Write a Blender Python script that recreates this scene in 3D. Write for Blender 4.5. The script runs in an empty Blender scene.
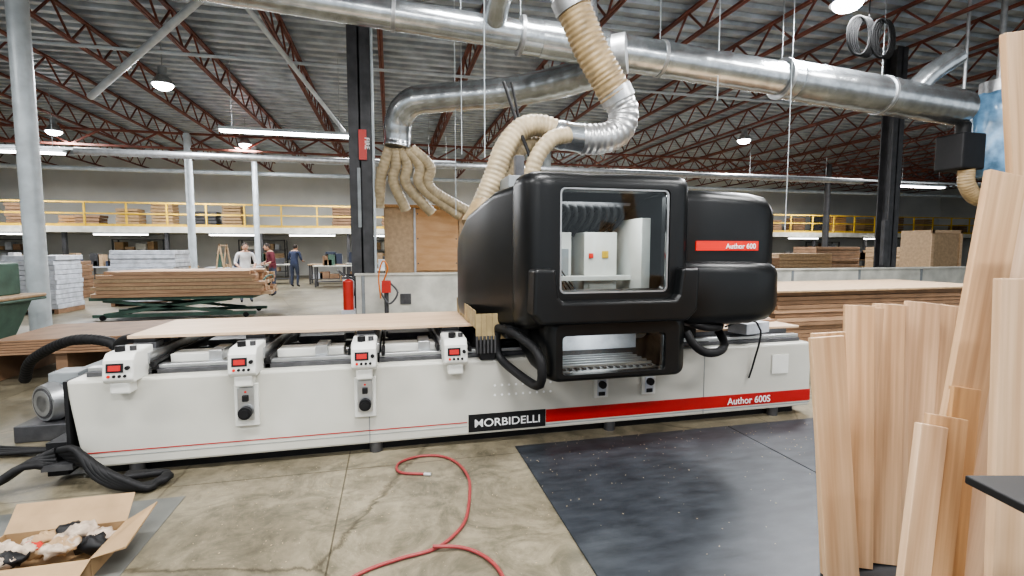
import bpy, math, random
from mathutils import Vector, Matrix
random.seed(7)
R=random.Random(11)
scene=bpy.context.scene
COL=scene.collection
YAW=math.radians(13.6)
CX,CY,CZ=2.14,-3.95,1.6
def bay(X,Y,z=0.0):
    c,s=math.cos(YAW),math.sin(YAW)
    return (CX+c*X+s*Y, CY-s*X+c*Y, z)
try:
    scene.view_settings.view_transform='AgX'
    scene.view_settings.look='AgX - Medium High Contrast'
    scene.view_settings.exposure=0.12
except Exception as ex: print(ex)

# ------------------------------------------------------------ materials
MATS={}
def mat(name,col,rough=0.5,metal=0.0,var=0.0,scale=6.0,bump=0.0,emit=None,es=0.0,stretch=(1,1,1),rnd=0.0,col2=None,spec=0.5,coat=0.0):
    if name in MATS: return MATS[name]
    m=bpy.data.materials.new(name); m.use_nodes=True
    nt=m.node_tree; b=nt.nodes['Principled BSDF']
    b.inputs['Base Color'].default_value=(*col,1)
    b.inputs['Roughness'].default_value=rough
    b.inputs['Metallic'].default_value=metal
    b.inputs['Specular IOR Level'].default_value=spec
    b.inputs['Coat Weight'].default_value=coat
    tc=nt.nodes.new('ShaderNodeTexCoord'); mp=nt.nodes.new('ShaderNodeMapping')
    mp.inputs['Scale'].default_value=stretch
    nt.links.new(tc.outputs['Object'],mp.inputs['Vector'])
    nz=nt.nodes.new('ShaderNodeTexNoise'); nz.inputs['Scale'].default_value=scale; nz.inputs['Detail'].default_value=6
    nt.links.new(mp.outputs[0],nz.inputs['Vector'])
    if var>0 or col2:
        cr=nt.nodes.new('ShaderNodeValToRGB')
        c2=col2 if col2 else tuple(min(1,c*(1+var)) for c in col)
        c1=col if col2 else tuple(c*(1-var) for c in col)
        cr.color_ramp.elements[0].position=0.32; cr.color_ramp.elements[1].position=0.68
        cr.color_ramp.elements[0].color=(*c1,1); cr.color_ramp.elements[1].color=(*c2,1)
        nt.links.new(nz.outputs['Fac'],cr.inputs['Fac'])
        out=cr.outputs['Color']
        if rnd>0:
            oi=nt.nodes.new('ShaderNodeObjectInfo'); hs=nt.nodes.new('ShaderNodeHueSaturation')
            mr=nt.nodes.new('ShaderNodeMapRange'); mr.inputs['To Min'].default_value=1-rnd; mr.inputs['To Max'].default_value=1+rnd
            nt.links.new(oi.outputs['Random'],mr.inputs['Value']); nt.links.new(mr.outputs[0],hs.inputs['Value'])
            m3=nt.nodes.new('ShaderNodeMapRange'); m3.inputs['To Min'].default_value=1+rnd; m3.inputs['To Max'].default_value=1-rnd*.6
            nt.links.new(oi.outputs['Random'],m3.inputs['Value']); nt.links.new(m3.outputs[0],hs.inputs['Saturation'])
            nt.links.new(out,hs.inputs['Color']); out=hs.outputs['Color']
        nt.links.new(out,b.inputs['Base Color'])
    if bump>0:
        bp=nt.nodes.new('ShaderNodeBump'); bp.inputs['Strength'].default_value=bump; bp.inputs['Distance'].default_value=0.01
        nt.links.new(nz.outputs['Fac'],bp.inputs['Height']); nt.links.new(bp.outputs[0],b.inputs['Normal'])
    if emit:
        b.inputs['Emission Color'].default_value=(*emit,1); b.inputs['Emission Strength'].default_value=es
    MATS[name]=m; return m

M_white=mat('machine_white_paint',(.50,.49,.44),.38,0,0,1.3,col2=(.60,.59,.53))
M_white2=mat('pod_white',(.68,.68,.64),.35,0,.04,8)
M_black=mat('hood_black_plastic',(.006,.0065,.007),.33,0,.2,3,spec=.42)
M_blackm=mat('matte_black',(.010,.010,.011),.55,0,.2,10,spec=.35)
M_rubber=mat('rubber_black',(.010,.010,.011),.6,0,.3,20,spec=.35)
M_red=mat('red_stripe',(.40,.015,.012),.35,0,.05,5)
M_redlab=mat('red_label',(.70,.025,.012),.35,0,.05,5)
M_reddisp=mat('red_display',(.30,.01,.01),.3,emit=(1,.05,.03),es=.25)
M_alu=mat('aluminium',(.55,.56,.57),.32,.9,.1,12)
M_steel=mat('dark_steel',(.10,.10,.105),.45,.6,.2,12)
M_galv=mat('galvanised_duct',(.56,.59,.61),.25,.94,.22,6,bump=.03)
M_galvd=mat('galvanised_dull',(.42,.43,.44),.4,.8,.2,9)
M_flexs=mat('silver_flex',(.5,.5,.5),.33,.85,.2,15)
M_flexb=mat('beige_flex_hose',(.33,.24,.13),.42,0,.3,8)
M_flexc=mat('cream_flex_hose',(.42,.34,.22),.42,0,.22,8)
M_colgrey=mat('column_dark_paint',(.05,.05,.053),.5,.1,.3,5)
M_colwhite=mat('column_light_paint',(.50,.55,.58),.4,.1,.15,4)
M_joist=mat('joist_red_oxide',(.16,.052,.036),.6,.1,.3,3)
M_deck=mat('roof_deck_metal',(.33,.37,.41),.42,.35,.3,2)
M_wall=mat('wall_white_block',(.60,.60,.57),.8,0,.08,.6)
M_lowwall=mat('low_wall_paint',(.58,.57,.51),.7,0,.2,3)
M_yellow=mat('safety_yellow',(.62,.40,.04),.5,0,.15,5)
M_board=mat('maple_board',(.50,.34,.21),.5,0,0,5,stretch=(.5,7,7),col2=(.64,.47,.32),rnd=.06)
M_boardb=mat('oak_board_brown',(.34,.20,.12),.55,0,0,5,stretch=(.5,7,7),col2=(.48,.31,.19),rnd=.06)
M_plank=mat('maple_plank',(.42,.25,.13),.5,0,0,3.5,stretch=(9,9,.3),col2=(.66,.44,.26),rnd=.18,bump=.06)
M_plank_or=mat('pine_plank_orange',(.36,.19,.075),.5,0,0,4,stretch=(8,8,.5),col2=(.52,.30,.13),rnd=.1)
M_plank_pink=mat('birch_plank',(.52,.34,.21),.55,0,0,3.5,stretch=(8,8,.3),col2=(.71,.51,.34),rnd=.12,bump=.05)
M_mdf=mat('mdf_brown',(.24,.145,.085),.65,0,.2,4)
M_mdfl=mat('particleboard_light',(.40,.28,.17),.65,0,.15,14)
M_ply=mat('plywood_orange',(.44,.24,.105),.5,0,0,3,stretch=(1,1,4),col2=(.53,.32,.16))
M_card=mat('cardboard',(.36,.24,.13),.7,0,.12,8)
M_green=mat('machine_green',(.07,.13,.10),.5,.1,.25,5)
M_grey=mat('grey_paint',(.25,.27,.28),.5,.1,.2,5)
M_greyl=mat('grey_wrap',(.46,.48,.52),.5,0,.25,6,bump=.5)
M_blue=mat('blue_plastic_bag',(.14,.27,.42),.22,0,.5,4,bump=.9)
M_lamp=mat('lamp_emitter',(1,1,1),.5,emit=(1,.98,.97),es=20)
M_lampb=mat('highbay_emitter',(1,1,1),.5,emit=(.95,.96,1),es=40)
M_lampw=mat('strip_lamp_emitter_far',(1,1,1),.5,emit=(1,.97,.92),es=12)
M_mat=mat('rubber_floor_mat',(.016,.019,.024),.42,0,0,5,bump=.2,stretch=(1,2.5,1),col2=(.040,.046,.055))
M_patch=mat('steel_floor_plate',(.10,.105,.10),.5,.1,0,3,col2=(.16,.16,.145))
M_redhose=mat('red_air_hose',(.27,.045,.045),.45)
M_paper=mat('crumpled_paper',(.44,.35,.27),.7,0,.4,18,bump=.9)
M_skin=mat('skin',(.50,.29,.20),.55,0,.05,10)
M_hair=mat('hair_dark',(.03,.02,.015),.6)
M_shirtw=mat('shirt_white',(.66,.66,.66),.8,0,.06,10)
M_shirtm=mat('shirt_maroon',(.12,.02,.03),.8,0,.1,10)
M_shirtb=mat('shirt_navy',(.03,.04,.08),.8,0,.1,10)
M_jeans=mat('trousers_dark',(.04,.05,.08),.8,0,.1,10)
M_extred=mat('extinguisher_red',(.45,.03,.02),.35)
M_orange=mat('orange_hose',(.6,.18,.03),.5)
M_strip=mat('curtain_tan',(.33,.25,.13),.5,0,.2,10)
M_txtw=mat('text_white',(.85,.85,.85),.5)
M_dust=mat('sawdust',(.42,.34,.23),.9,0,.2,30)

def glassmat():
    m=bpy.data.materials.new('polycarbonate_window'); m.use_nodes=True; nt=m.node_tree
    for n in list(nt.nodes): nt.nodes.remove(n)
    o=nt.nodes.new('ShaderNodeOutputMaterial'); t=nt.nodes.new('ShaderNodeBsdfTransparent'); g=nt.nodes.new('ShaderNodeBsdfGlossy')
    g.inputs['Roughness'].default_value=.04; t.inputs['Color'].default_value=(.88,.91,.91,1)
    mx=nt.nodes.new('ShaderNodeMixShader'); fr=nt.nodes.new('ShaderNodeFresnel'); fr.inputs['IOR'].default_value=1.45
    nt.links.new(fr.outputs[0],mx.inputs[0]); nt.links.new(t.outputs[0],mx.inputs[1]); nt.links.new(g.outputs[0],mx.inputs[2]); nt.links.new(mx.outputs[0],o.inputs[0])
    return m
M_glass=glassmat()

def concrete():
    m=bpy.data.materials.new('concrete_floor'); m.use_nodes=True; nt=m.node_tree; b=nt.nodes['Principled BSDF']
    tc=nt.nodes.new('ShaderNodeTexCoord')
    def noise(sc,det,ro,d=0):
        n=nt.nodes.new('ShaderNodeTexNoise'); n.inputs['Scale'].default_value=sc; n.inputs['Detail'].default_value=det; n.inputs['Roughness'].default_value=ro; n.inputs['Distortion'].default_value=d
        nt.links.new(tc.outputs['Object'],n.inputs['Vector']); return n
    def ramp(n,p0,c0,p1,c1):
        c=nt.nodes.new('ShaderNodeValToRGB'); e=c.color_ramp.elements; e[0].position=p0; e[0].color=(*c0,1); e[1].position=p1; e[1].color=(*c1,1); nt.links.new(n.outputs['Fac'],c.inputs[0]); return c.outputs[0]
    def mul(a,bb,f=1,mode='MULTIPLY'):
        mx=nt.nodes.new('ShaderNodeMix'); mx.data_type='RGBA'; mx.blend_type=mode; mx.inputs[0].default_value=f
        nt.links.new(a,mx.inputs[6]); nt.links.new(bb,mx.inputs[7]); return mx
    n1=noise(.8,10,.62,.6); n2=noise(2.6,9,.72,1.4); n3=noise(60,4,.6); n4=noise(9,6,.7,.5)
    base=ramp(n1,.34,(.135,.116,.078),.66,(.300,.262,.185))
    st=ramp(n2,.38,(.52,.53,.52),.56,(1,1,1))
    a=mul(base,st)
    a=mul(a.outputs[2],ramp(n4,.36,(.78,.78,.78),.6,(1.0,1.0,1.0)))
    fleck=nt.nodes.new('ShaderNodeValToRGB'); e=fleck.color_ramp.elements; e[0].position=.66; e[0].color=(0,0,0,1); e[1].position=.71; e[1].color=(1,1,1,1); nt.links.new(n3.outputs['Fac'],fleck.inputs[0])
    dust=nt.nodes.new('ShaderNodeMix'); dust.data_type='RGBA'; nt.links.new(fleck.outputs[0],dust.inputs[0]); nt.links.new(a.outputs[2],dust.inputs[6]); dust.inputs[7].default_value=(.36,.30,.21,1)
    # cracks
    vo=nt.nodes.new('ShaderNodeTexVoronoi'); vo.feature='DISTANCE_TO_EDGE'; vo.inputs['Scale'].default_value=.33
    wob=nt.nodes.new('ShaderNodeMix'); wob.data_type='RGBA'; wob.inputs[0].default_value=.10
    nt.links.new(tc.outputs['Object'],wob.inputs[6]); nt.links.new(n2.outputs['Color'],wob.inputs[7]); nt.links.new(wob.outputs[2],vo.inputs['Vector'])
    ck=nt.nodes.new('ShaderNodeValToRGB'); e=ck.color_ramp.elements; e[0].position=.0; e[0].color=(.45,.43,.4,1); e[1].position=.0016; e[1].color=(1,1,1,1); nt.links.new(vo.outputs['Distance'],ck.inputs[0])
    cr=mul(dust.outputs[2],ck.outputs[0])
    br=nt.nodes.new('ShaderNodeTexBrick'); br.offset=0; br.inputs['Scale'].default_value=1
    br.inputs['Brick Width'].default_value=3.7; br.inputs['Row Height'].default_value=3.7; br.inputs['Mortar Size'].default_value=.005
    br.inputs['Color1'].default_value=(1,1,1,1); br.inputs['Color2'].default_value=(.9,.92,.95,1); br.inputs['Mortar'].default_value=(.4,.38,.34,1)
    mp=nt.nodes.new('ShaderNodeMapping'); mp.inputs['Location'].default_value=(1.9,.25,0)
    nt.links.new(tc.outputs['Object'],mp.inputs[0]); nt.links.new(mp.outputs[0],br.inputs[0])
    m2=mul(cr.outputs[2],br.outputs[0]); nt.links.new(m2.outputs[2],b.inputs['Base Color'])
    rr=nt.nodes.new('ShaderNodeMapRange'); rr.inputs['To Min'].default_value=.18; rr.inputs['To Max'].default_value=.6
    nt.links.new(n2.outputs['Fac'],rr.inputs[0]); nt.links.new(rr.outputs[0],b.inputs['Roughness'])
    return m
M_conc=concrete()

# ------------------------------------------------------------ builder
def resample(pts,step):
    P=[Vector(p) for p in pts]
    if len(P)==2:
        n=max(1,int((P[1]-P[0]).length/step)); return [P[0].lerp(P[1],i/n) for i in range(n+1)]
    out=[]
    for i in range(len(P)-1):
        p0=P[i-1] if i>0 else P[i]*2-P[i+1]; p1=P[i]; p2=P[i+1]; p3=P[i+2] if i+2<len(P) else P[i+1]*2-P[i]
        n=max(2,int((p2-p1).length/step))
        for k in range(n):
            t=k/n
            out.append(.5*((2*p1)+(-p0+p2)*t+(2*p0-5*p1+4*p2-p3)*t*t+(-p0+3*p1-3*p2+p3)*t**3))
    out.append(P[-1]); return out
class MB:
    def __init__(s): s.v=[];s.f=[];s.m=[];s.sm=[];s.mats=[]
    def mi(s,m):
        if m not in s.mats: s.mats.append(m)
        return s.mats.index(m)
    def add(s,vs,fs,m,smooth=False):
        o=len(s.v); s.v+= [tuple(v) for v in vs]; i=s.mi(m)
        for f in fs: s.f.append([a+o for a in f]); s.m.append(i); s.sm.append(smooth)
        return s
    def box(s,x0,x1,y0,y1,z0,z1,m,rot=0,c=None):
        vs=[(x,y,z) for z in (z0,z1) for y in (y0,y1) for x in (x0,x1)]
        if rot:
            cx,cy=c if c else ((x0+x1)/2,(y0+y1)/2); co,si=math.cos(rot),math.sin(rot)
            vs=[(cx+(x-cx)*co-(y-cy)*si, cy+(x-cx)*si+(y-cy)*co, z) for x,y,z in vs]
        return s.add(vs,[(0,2,3,1),(4,5,7,6),(0,1,5,4),(2,6,7,3),(0,4,6,2),(1,3,7,5)],m)
    def hexa(s,vs,m): return s.add(vs,[(0,2,3,1),(4,5,7,6),(0,1,5,4),(2,6,7,3),(0,4,6,2),(1,3,7,5)],m)
    def bar(s,a,b,w,h,m,up=(0,0,1)):
        a=Vector(a);b=Vector(b); d=(b-a).normalized(); u=Vector(up)
        if abs(d.dot(u))>.98: u=Vector((1,0,0))
        x=d.cross(u).normalized(); y=x.cross(d)
        vs=[p+x*w*.5*i+y*h*.5*j for p in (a,b) for j in (-1,1) for i in (-1,1)]
        return s.add(vs,[(0,2,3,1),(4,5,7,6),(0,1,5,4),(2,6,7,3),(0,4,6,2),(1,3,7,5)],m)
    def sweep(s,path,rad,m,n=12,cap=True,smooth=True):
        P=path; prev=None; o=[]
        for i,p in enumerate(P):
            t=(P[min(i+1,len(P)-1)]-P[max(i-1,0)])
            if t.length<1e-9: t=Vector((0,0,1))
            t.normalize()
            if prev is None:
                a=Vector((0,0,1)) if abs(t.z)<.9 else Vector((1,0,0)); x=t.cross(a).normalized()
            else:
                x=(prev-t*prev.dot(t)).normalized()
            prev=x; y=t.cross(x); r=rad(i) if callable(rad) else rad
            for k in range(n):
                a=2*math.pi*k/n; o.append(p+x*math.cos(a)*r+y*math.sin(a)*r)
        fs=[]
        for i in range(len(P)-1):
            for k in range(n):
                fs.append((i*n+k,i*n+(k+1)%n,(i+1)*n+(k+1)%n,(i+1)*n+k))
        s.add(o,fs,m,smooth)
        if cap:
            s.add(o[:n],[tuple(range(n-1,-1,-1))],m); s.add(o[-n:],[tuple(range(n))],m)
        return s
    def cyl(s,a,b,r,m,n=16,r2=None):
        a=Vector(a);b=Vector(b); rr=[r,r if r2 is None else r2]
        return s.sweep([a,b],lambda i:rr[i],m,n)
    def tube(s,pts,r,m,n=10,step=.05): return s.sweep(resample(pts,step),r,m,n)
    def flex(s,pts,r,m,n=16,pitch=.045,amp=.045):
        P=resample(pts,pitch/4); return s.sweep(P,lambda i:r*(1+amp*math.cos(i*math.pi/2)),m,n)
    def duct(s,pts,r,m,n=20,pitch=.35):
        P=resample(pts,pitch/6)
        return s.sweep(P,lambda i:(r(i/len(P)) if callable(r) else r)*(1.03 if i%6==0 else 1.0),m,n)
    def loft(s,rings,m,capa=False,capb=False,smooth=True):
        n=len(rings[0]); o=[]
        for r in rings:o+=r
        fs=[(i*n+k,(i+1)*n+k,(i+1)*n+(k+1)%n,i*n+(k+1)%n) for i in range(len(rings)-1) for k in range(n)]
        s.add(o,fs,m,smooth)
        if capa: s.add(rings[0],[tuple(range(n))],m)
        if capb: s.add(rings[-1],[tuple(range(n-1,-1,-1))],m)
        return s
    def ball(s,c,r,m,n=12,sc=(1,1,1)):
        o=[];fs=[]
        for i in range(n+1):
            th=math.pi*i/n
            for k in range(n*2):
                ph=math.pi*k/n; o.append((c[0]+r*sc[0]*math.sin(th)*math.cos(ph),c[1]+r*sc[1]*math.sin(th)*math.sin(ph),c[2]+r*sc[2]*math.cos(th)))
        for i in range(n):
            for k in range(n*2): fs.append((i*2*n+k,(i+1)*2*n+k,(i+1)*2*n+(k+1)%(2*n),i*2*n+(k+1)%(2*n)))
        return s.add(o,fs,m,True)
    def build(s,name,parent=None,bevel=0,seg=2,loc=None,mx=None):
        me=bpy.data.meshes.new(name); me.from_pydata(s.v,[],s.f)
        for m in s.mats: me.materials.append(m)
        me.polygons.foreach_set('material_index',s.m); me.polygons.foreach_set('use_smooth',s.sm); me.update()
        ob=bpy.data.objects.new(name,me); COL.objects.link(ob)
        if parent: ob.parent=parent
        if loc: ob.location=loc
        if mx: ob.matrix_world=mx
        if bevel:
            b=ob.modifiers.new('bev','BEVEL'); b.width=bevel; b.segments=seg; b.limit_method='ANGLE'; b.angle_limit=math.radians(40)
        return ob
def empty(name,loc=(0,0,0),rz=0):
    e=bpy.data.objects.new(name,None); e.location=loc; e.rotation_euler=(0,0,rz); e.empty_display_size=.2; COL.objects.link(e); return e
def text(name,body,loc,size,m,parent,rot=(math.pi/2,0,0),sx=1,align='LEFT'):
    c=bpy.data.curves.new(name,'FONT'); c.body=body; c.size=size; c.extrude=.0015; c.align_x=align; c.offset=size*.008
    o=bpy.data.objects.new(name,c); o.location=loc; o.rotation_euler=rot; o.scale=(sx,1,1); COL.objects.link(o); c.materials.append(m); o.parent=parent; return o
def rr(a0,a1,b0,b1,r,n=6):
    pts=[]
    for (cx,cy,st) in ((a1-r,b1-r,0),(a0+r,b1-r,90),(a0+r,b0+r,180),(a1-r,b0+r,270)):
        for i in range(n): 
            t=math.radians(st+90*i/(n-1)); pts.append((cx+r*math.cos(t),cy+r*math.sin(t)))
    return pts

# ------------------------------------------------------------ room
S0,S1,D0,D1,ZC=-22,46,-9,28,6.6
MB().box(S0,S1,D0,D1,-.1,0,M_conc).build('floor')
MB().box(S0,S1,D1,D1+.2,0,ZC,M_wall).build('wall_back')
MB().box(S0-.2,S0,D0,D1,0,ZC,M_wall).build('wall_left')
MB().box(S1,S1+.2,D0,D1,0,ZC,M_wall).build('wall_right')
vs=[];y=D0
prof=[(0,0),(.16,0),(.2,.08),(.36,.08)]
while y<D1:
    for dy,dz in prof: vs+= [(S0,y+dy,ZC+dz),(S1,y+dy,ZC+dz)]
    y+=.4
n=len(vs)//2
MB().add(vs,[(2*i,2*i+1,2*i+3,2*i+2) for i in range(n-1)],M_deck).build('ceiling')

b=MB(); y0,y1=-2.0,D1-.1; zt,zb=ZC-.04,ZC-.66
for x in (-.03,.03):
    b.box(x-.022,x+.022,y0,y1,zt-.05,zt,M_joist); b.box(x-.02,x+.02,y0,y1,zb,zb+.05,M_joist)
y=y0;up=True
while y<y1-.6:
    b.bar((0,y,zb+.02 if up else zt-.02),(0,y+.6,zt-.02 if up else zb+.02),.035,.035,M_joist); up=not up; y+=.6
j0=b.build('roof_joist'); j0.location=(-19,0,0)
i=1
while -19+i*2.1<44:
    o=bpy.data.objects.new('roof_joist',j0.data); COL.objects.link(o); o.location=(-19+i*2.1,0,0); i+=1
def girder(d):
    b=MB(); zt,zb=ZC-.68,ZC-1.3
    b.box(S0+.05,S1-.05,d-.07,d+.07,zt-.07,zt,M_joist); b.box(S0+.05,S1-.05,d-.07,d+.07,zb,zb+.07,M_joist)
    x=S0+.05;up=True
    while x<S1-1.1:
        b.bar((x,d,zb+.04 if up else zt-.04),(x+.93,d,zt-.04 if up else zb+.04),.06,.06,M_joist); up=not up; x+=.93
    return b.build('roof_girder')
girder(17.5)

# columns
def hcol(s,d,w,m,z1=ZC-.1):
    b=MB(); t=.03
    b.box(s-w/2,s+w/2,d-w/2,d-w/2+t,0,z1,m); b.box(s-w/2,s+w/2,d+w/2-t,d+w/2,0,z1,m); b.box(s-.015,s+.015,d-w/2,d+w/2,0,z1,m)
    b.box(s-w*.8,s+w*.8,d-w*.8,d+w*.8,0,.03,m)
    return b
b=hcol(1.62,6.15,.40,M_colgrey); b.box(1.60,1.74,5.90,5.945,3.25,3.80,M_extred); b.box(1.56,1.62,5.90,5.94,2.0,3.1,M_grey)
b.cyl((1.86,5.93,0),(1.86,5.93,ZC-.1),.025,M_colwhite)
col1=b.build('steel_column')
text('sign_lettering','FIRE',(1.71,5.895,3.66),.12,M_txtw,col1,rot=(math.pi/2,math.pi/2,0))
b=hcol(14.35,6.2,.33,M_colgrey); b.box(14.0,14.12,5.95,6.05,1.2,2.3,M_colgrey); b.build('steel_column')
def rcol(s,d,r,m):
    MB().cyl((s,d,0),(s,d,ZC-.7),r,m,24).cyl((s,d,0),(s,d,.04),r*1.7,m,24).build('round_column')
rcol(-3.62,6.05,.145,M_colwhite)
rcol(-5.2,17.5,.13,M_colwhite); rcol(-3.4,19.5,.11,M_colwhite); rcol(8.9,17.5,.2,M_colwhite); rcol(24.,17.5,.15,M_colgrey)

# low wall
b=MB()
b.box(1.5,18,5.72,5.86,0,1.1,M_lowwall); b.box(1.48,18,5.69,5.89,1.1,1.14,M_lowwall)
for i in range(9): b.box(1.6+i*1.9,1.66+i*1.9,5.70,5.72,0,1.1,M_grey)
for i in range(5): b.box(2.3+i*2.9,2.5+i*2.9,5.69,5.72,.55,.75,M_steel); 
b.build('wall_low_partition',bevel=.006)

# mezzanine
MZ=2.65
b=MB(); b.box(S0+.02,S1-.02,23.5,D1-.02,MZ-.28,MZ,M_lowwall)
x=S0+1
while x<S1:
    b.box(x-.08,x+.08,23.6,23.76,0,MZ-.28,M_colgrey); x+=4.2
b.build('mezzanine_deck')
b=MB()
for z in (.6,1.12): b.box(S0+.05,S1-.05,23.53,23.59,MZ+z-.035,MZ+z+.035,M_yellow)
b.box(S0+.05,S1-.05,23.55,23.57,MZ,MZ+.12,M_yellow)
x=S0+.1
while x<S1-.1: b.box(x-.035,x+.035,23.52,23.59,MZ,MZ+1.13,M_yellow); x+=1.7
b.build('mezzanine_railing')
b=MB()
x=S0+1
while x<S1-1.5:
    w=R.uniform(.6,1.3); h=R.uniform(.5,1.25)
    if R.random()<.75:
        mm=R.choice([M_mdf,M_card,M_mdf,M_plank_or,M_mdf,M_steel,M_mdf])
        y=R.uniform(24.4,26.2)
        k=0
        while k*.16<h: b.box(x+R.uniform(0,.06),x+w-R.uniform(0,.06),y,y+.8,MZ+k*.16,MZ+k*.16+.13,mm); k+=1
    x+=w+R.uniform(.1,.8)
b.build('stored_goods_pile')

# ------------------------------------------------------------ lights
def strip(s0,s1,d,z,mm=None,hang=True):
    mm=mm or M_lamp
    b=MB(); b.box(s0,s1,d-.11,d+.11,z,z+.07,M_colwhite); b.box(s0+.03,s1-.03,d-.09,d+.09,z-.05,z,mm)
    if hang:
        for x in (s0+.3,s1-.3): b.cyl((x,d,z+.05),(x,d,ZC-.1),.008,M_grey,6)
    b.build('fluorescent_light')
def hbay(p,en=440):
    x,y,z=p
    r=empty('highbay_lamp',(x,y,z)); b=MB()
    b.cyl((0,0,0),(0,0,.22),.26,M_galvd,20,.12); b.cyl((0,0,.22),(0,0,.42),.1,M_grey,14); b.ball((0,0,0),.22,M_lampb,8,(1,1,.6)); b.cyl((0,0,.42),(0,0,ZC-z),.012,M_grey,6)
    b.build('shade',r)
    l=bpy.data.lights.new('bulb','AREA'); l.shape='DISK'; l.size=1.0; l.energy=en; l.color=(.95,.97,1)
    o=bpy.data.objects.new('bulb',l); o.location=(0,0,-.15); COL.objects.link(o); o.parent=r
strip(-1.95,1.2,10.1,4.55); strip(-9.6,-7.6,14.6,4.55); strip(15.9,20.2,13.6,4.5); strip(24.9,27.7,14.6,4.5)
strip(6.0,8.0,16.5,4.9); strip(3.2,4.4,14,4.6)
for s in (-16,-11.2,-6.4,-2.8,.4,3.6,12.5,17,21.5,27,33): strip(s,s+2.2,23.2,2.28,M_lampw,False)
for p in (bay(-8.55,12.6,5.6),bay(-15.7,17.5,5.6),bay(-10.3,19.7,5.6),bay(5.35,8.3,5.5),bay(8.6,18.9,5.6),bay(17,20,5.6),bay(1,14,5.9),bay(3.2,26,5.6)): hbay(p)
def area(p,sx,sy,en,col=(.99,.985,.975)):
    l=bpy.data.lights.new('shop_light','AREA'); l.shape='RECTANGLE'; l.size=sx; l.size_y=sy; l.energy=en; l.color=col
    o=bpy.data.objects.new('shop_light',l); o.location=p; COL.objects.link(o)
for (s,d) in ((-2.5,-1.8),(2.5,-1.8),(7.5,-1.8),(-2.5,-6),(3,-6),(8.5,-6)):
    strip(s-1.2,s+1.2,d,5.2); area((s,d,5.1),2.4,.5,240)
for (s,d) in ((-6,2.2),(4,2.2),(10,1)):
    area((s,d,5.6),2.4,.5,170); strip(s-1.2,s+1.2,d,5.7)
for s in (-14,-7,0,7,14,21,28):
    area((s,22.5,5.0),3,.6,360)
for s in (-8,2,12,22): area((s,13,5.7),3,.6,240)

# ------------------------------------------------------------ CNC machine
root=empty('cnc_router_machine')
L=6.07
b=MB()
b.hexa([(0.05,.0,.08),(L,0,.08),(0.05,1.5,.08),(L,1.5,.08),(-.03,0,.70),(L,0,.70),(-.03,1.5,.70),(L,1.5,.70)],M_white)
b.build('beam_body',root,bevel=.018)
b=MB(); b.box(.12,L-.1,.10,1.4,0,.08,M_blackm)
for s in (.35,2.0,4.0,5.7): b.cyl((s,.06,0),(s,.06,.085),.05,M_steel)
b.build('plinth',root)
b=MB()
for s in (1.955,4.9): b.box(s-.003,s+.003,-.003,.01,.09,.70,M_grey)
b.box(.04,2.72,-.003,.01,.185,.192,M_red); b.box(.04,2.72,-.003,.01,.155,.158,M_grey)
b.box(2.73,3.385,-.006,.01,.105,.25,M_blackm)
b.box(3.39,L,-.004,.01,.135,.245,M_red); b.box(3.39,L,-.004,.01,.115,.122,M_grey)
b.box(5.62,5.8,-.012,.01,.42,.60,M_white2)
b.box(-.035,-.012,-.004,1.3,.10,.70,M_blackm)
for i in range(9):
    for j in range(2): b.cyl((2.95+i*.06,-.003,.40+j*.08),(2.95+i*.06,.01,.40+j*.08),.010,M_txtw,8)
b.build('front_graphics',root)
text('maker_lettering','MORBIDELLI',(2.775,-.008,.145),.092,M_txtw,root,sx=1.12)
text('model_lettering','Author 600S',(5.15,-.008,.155),.09,M_txtw,root)
b=MB()
b.box(.05,L-.05,.1,.22,.70,.735,M_steel); b.box(.05,L-.05,.12,.19,.735,.765,M_alu)
b.box(.05,L-.05,1.25,1.4,.70,.76,M_steel); b.box(.1,L-.1,.55,.62,.70,.74,M_alu); b.box(.1,L-.1,.9,.97,.70,.74,M_steel)
b.box(-.02,L,1.5,1.75,.05,.80,M_white)
b.box(-.02,L,1.42,1.5,.70,.86,M_white)
b.build('guide_rails',root,bevel=.004)
stations=[(.34,False),(1.10,True),(1.93,True),(2.62,False)]
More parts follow.
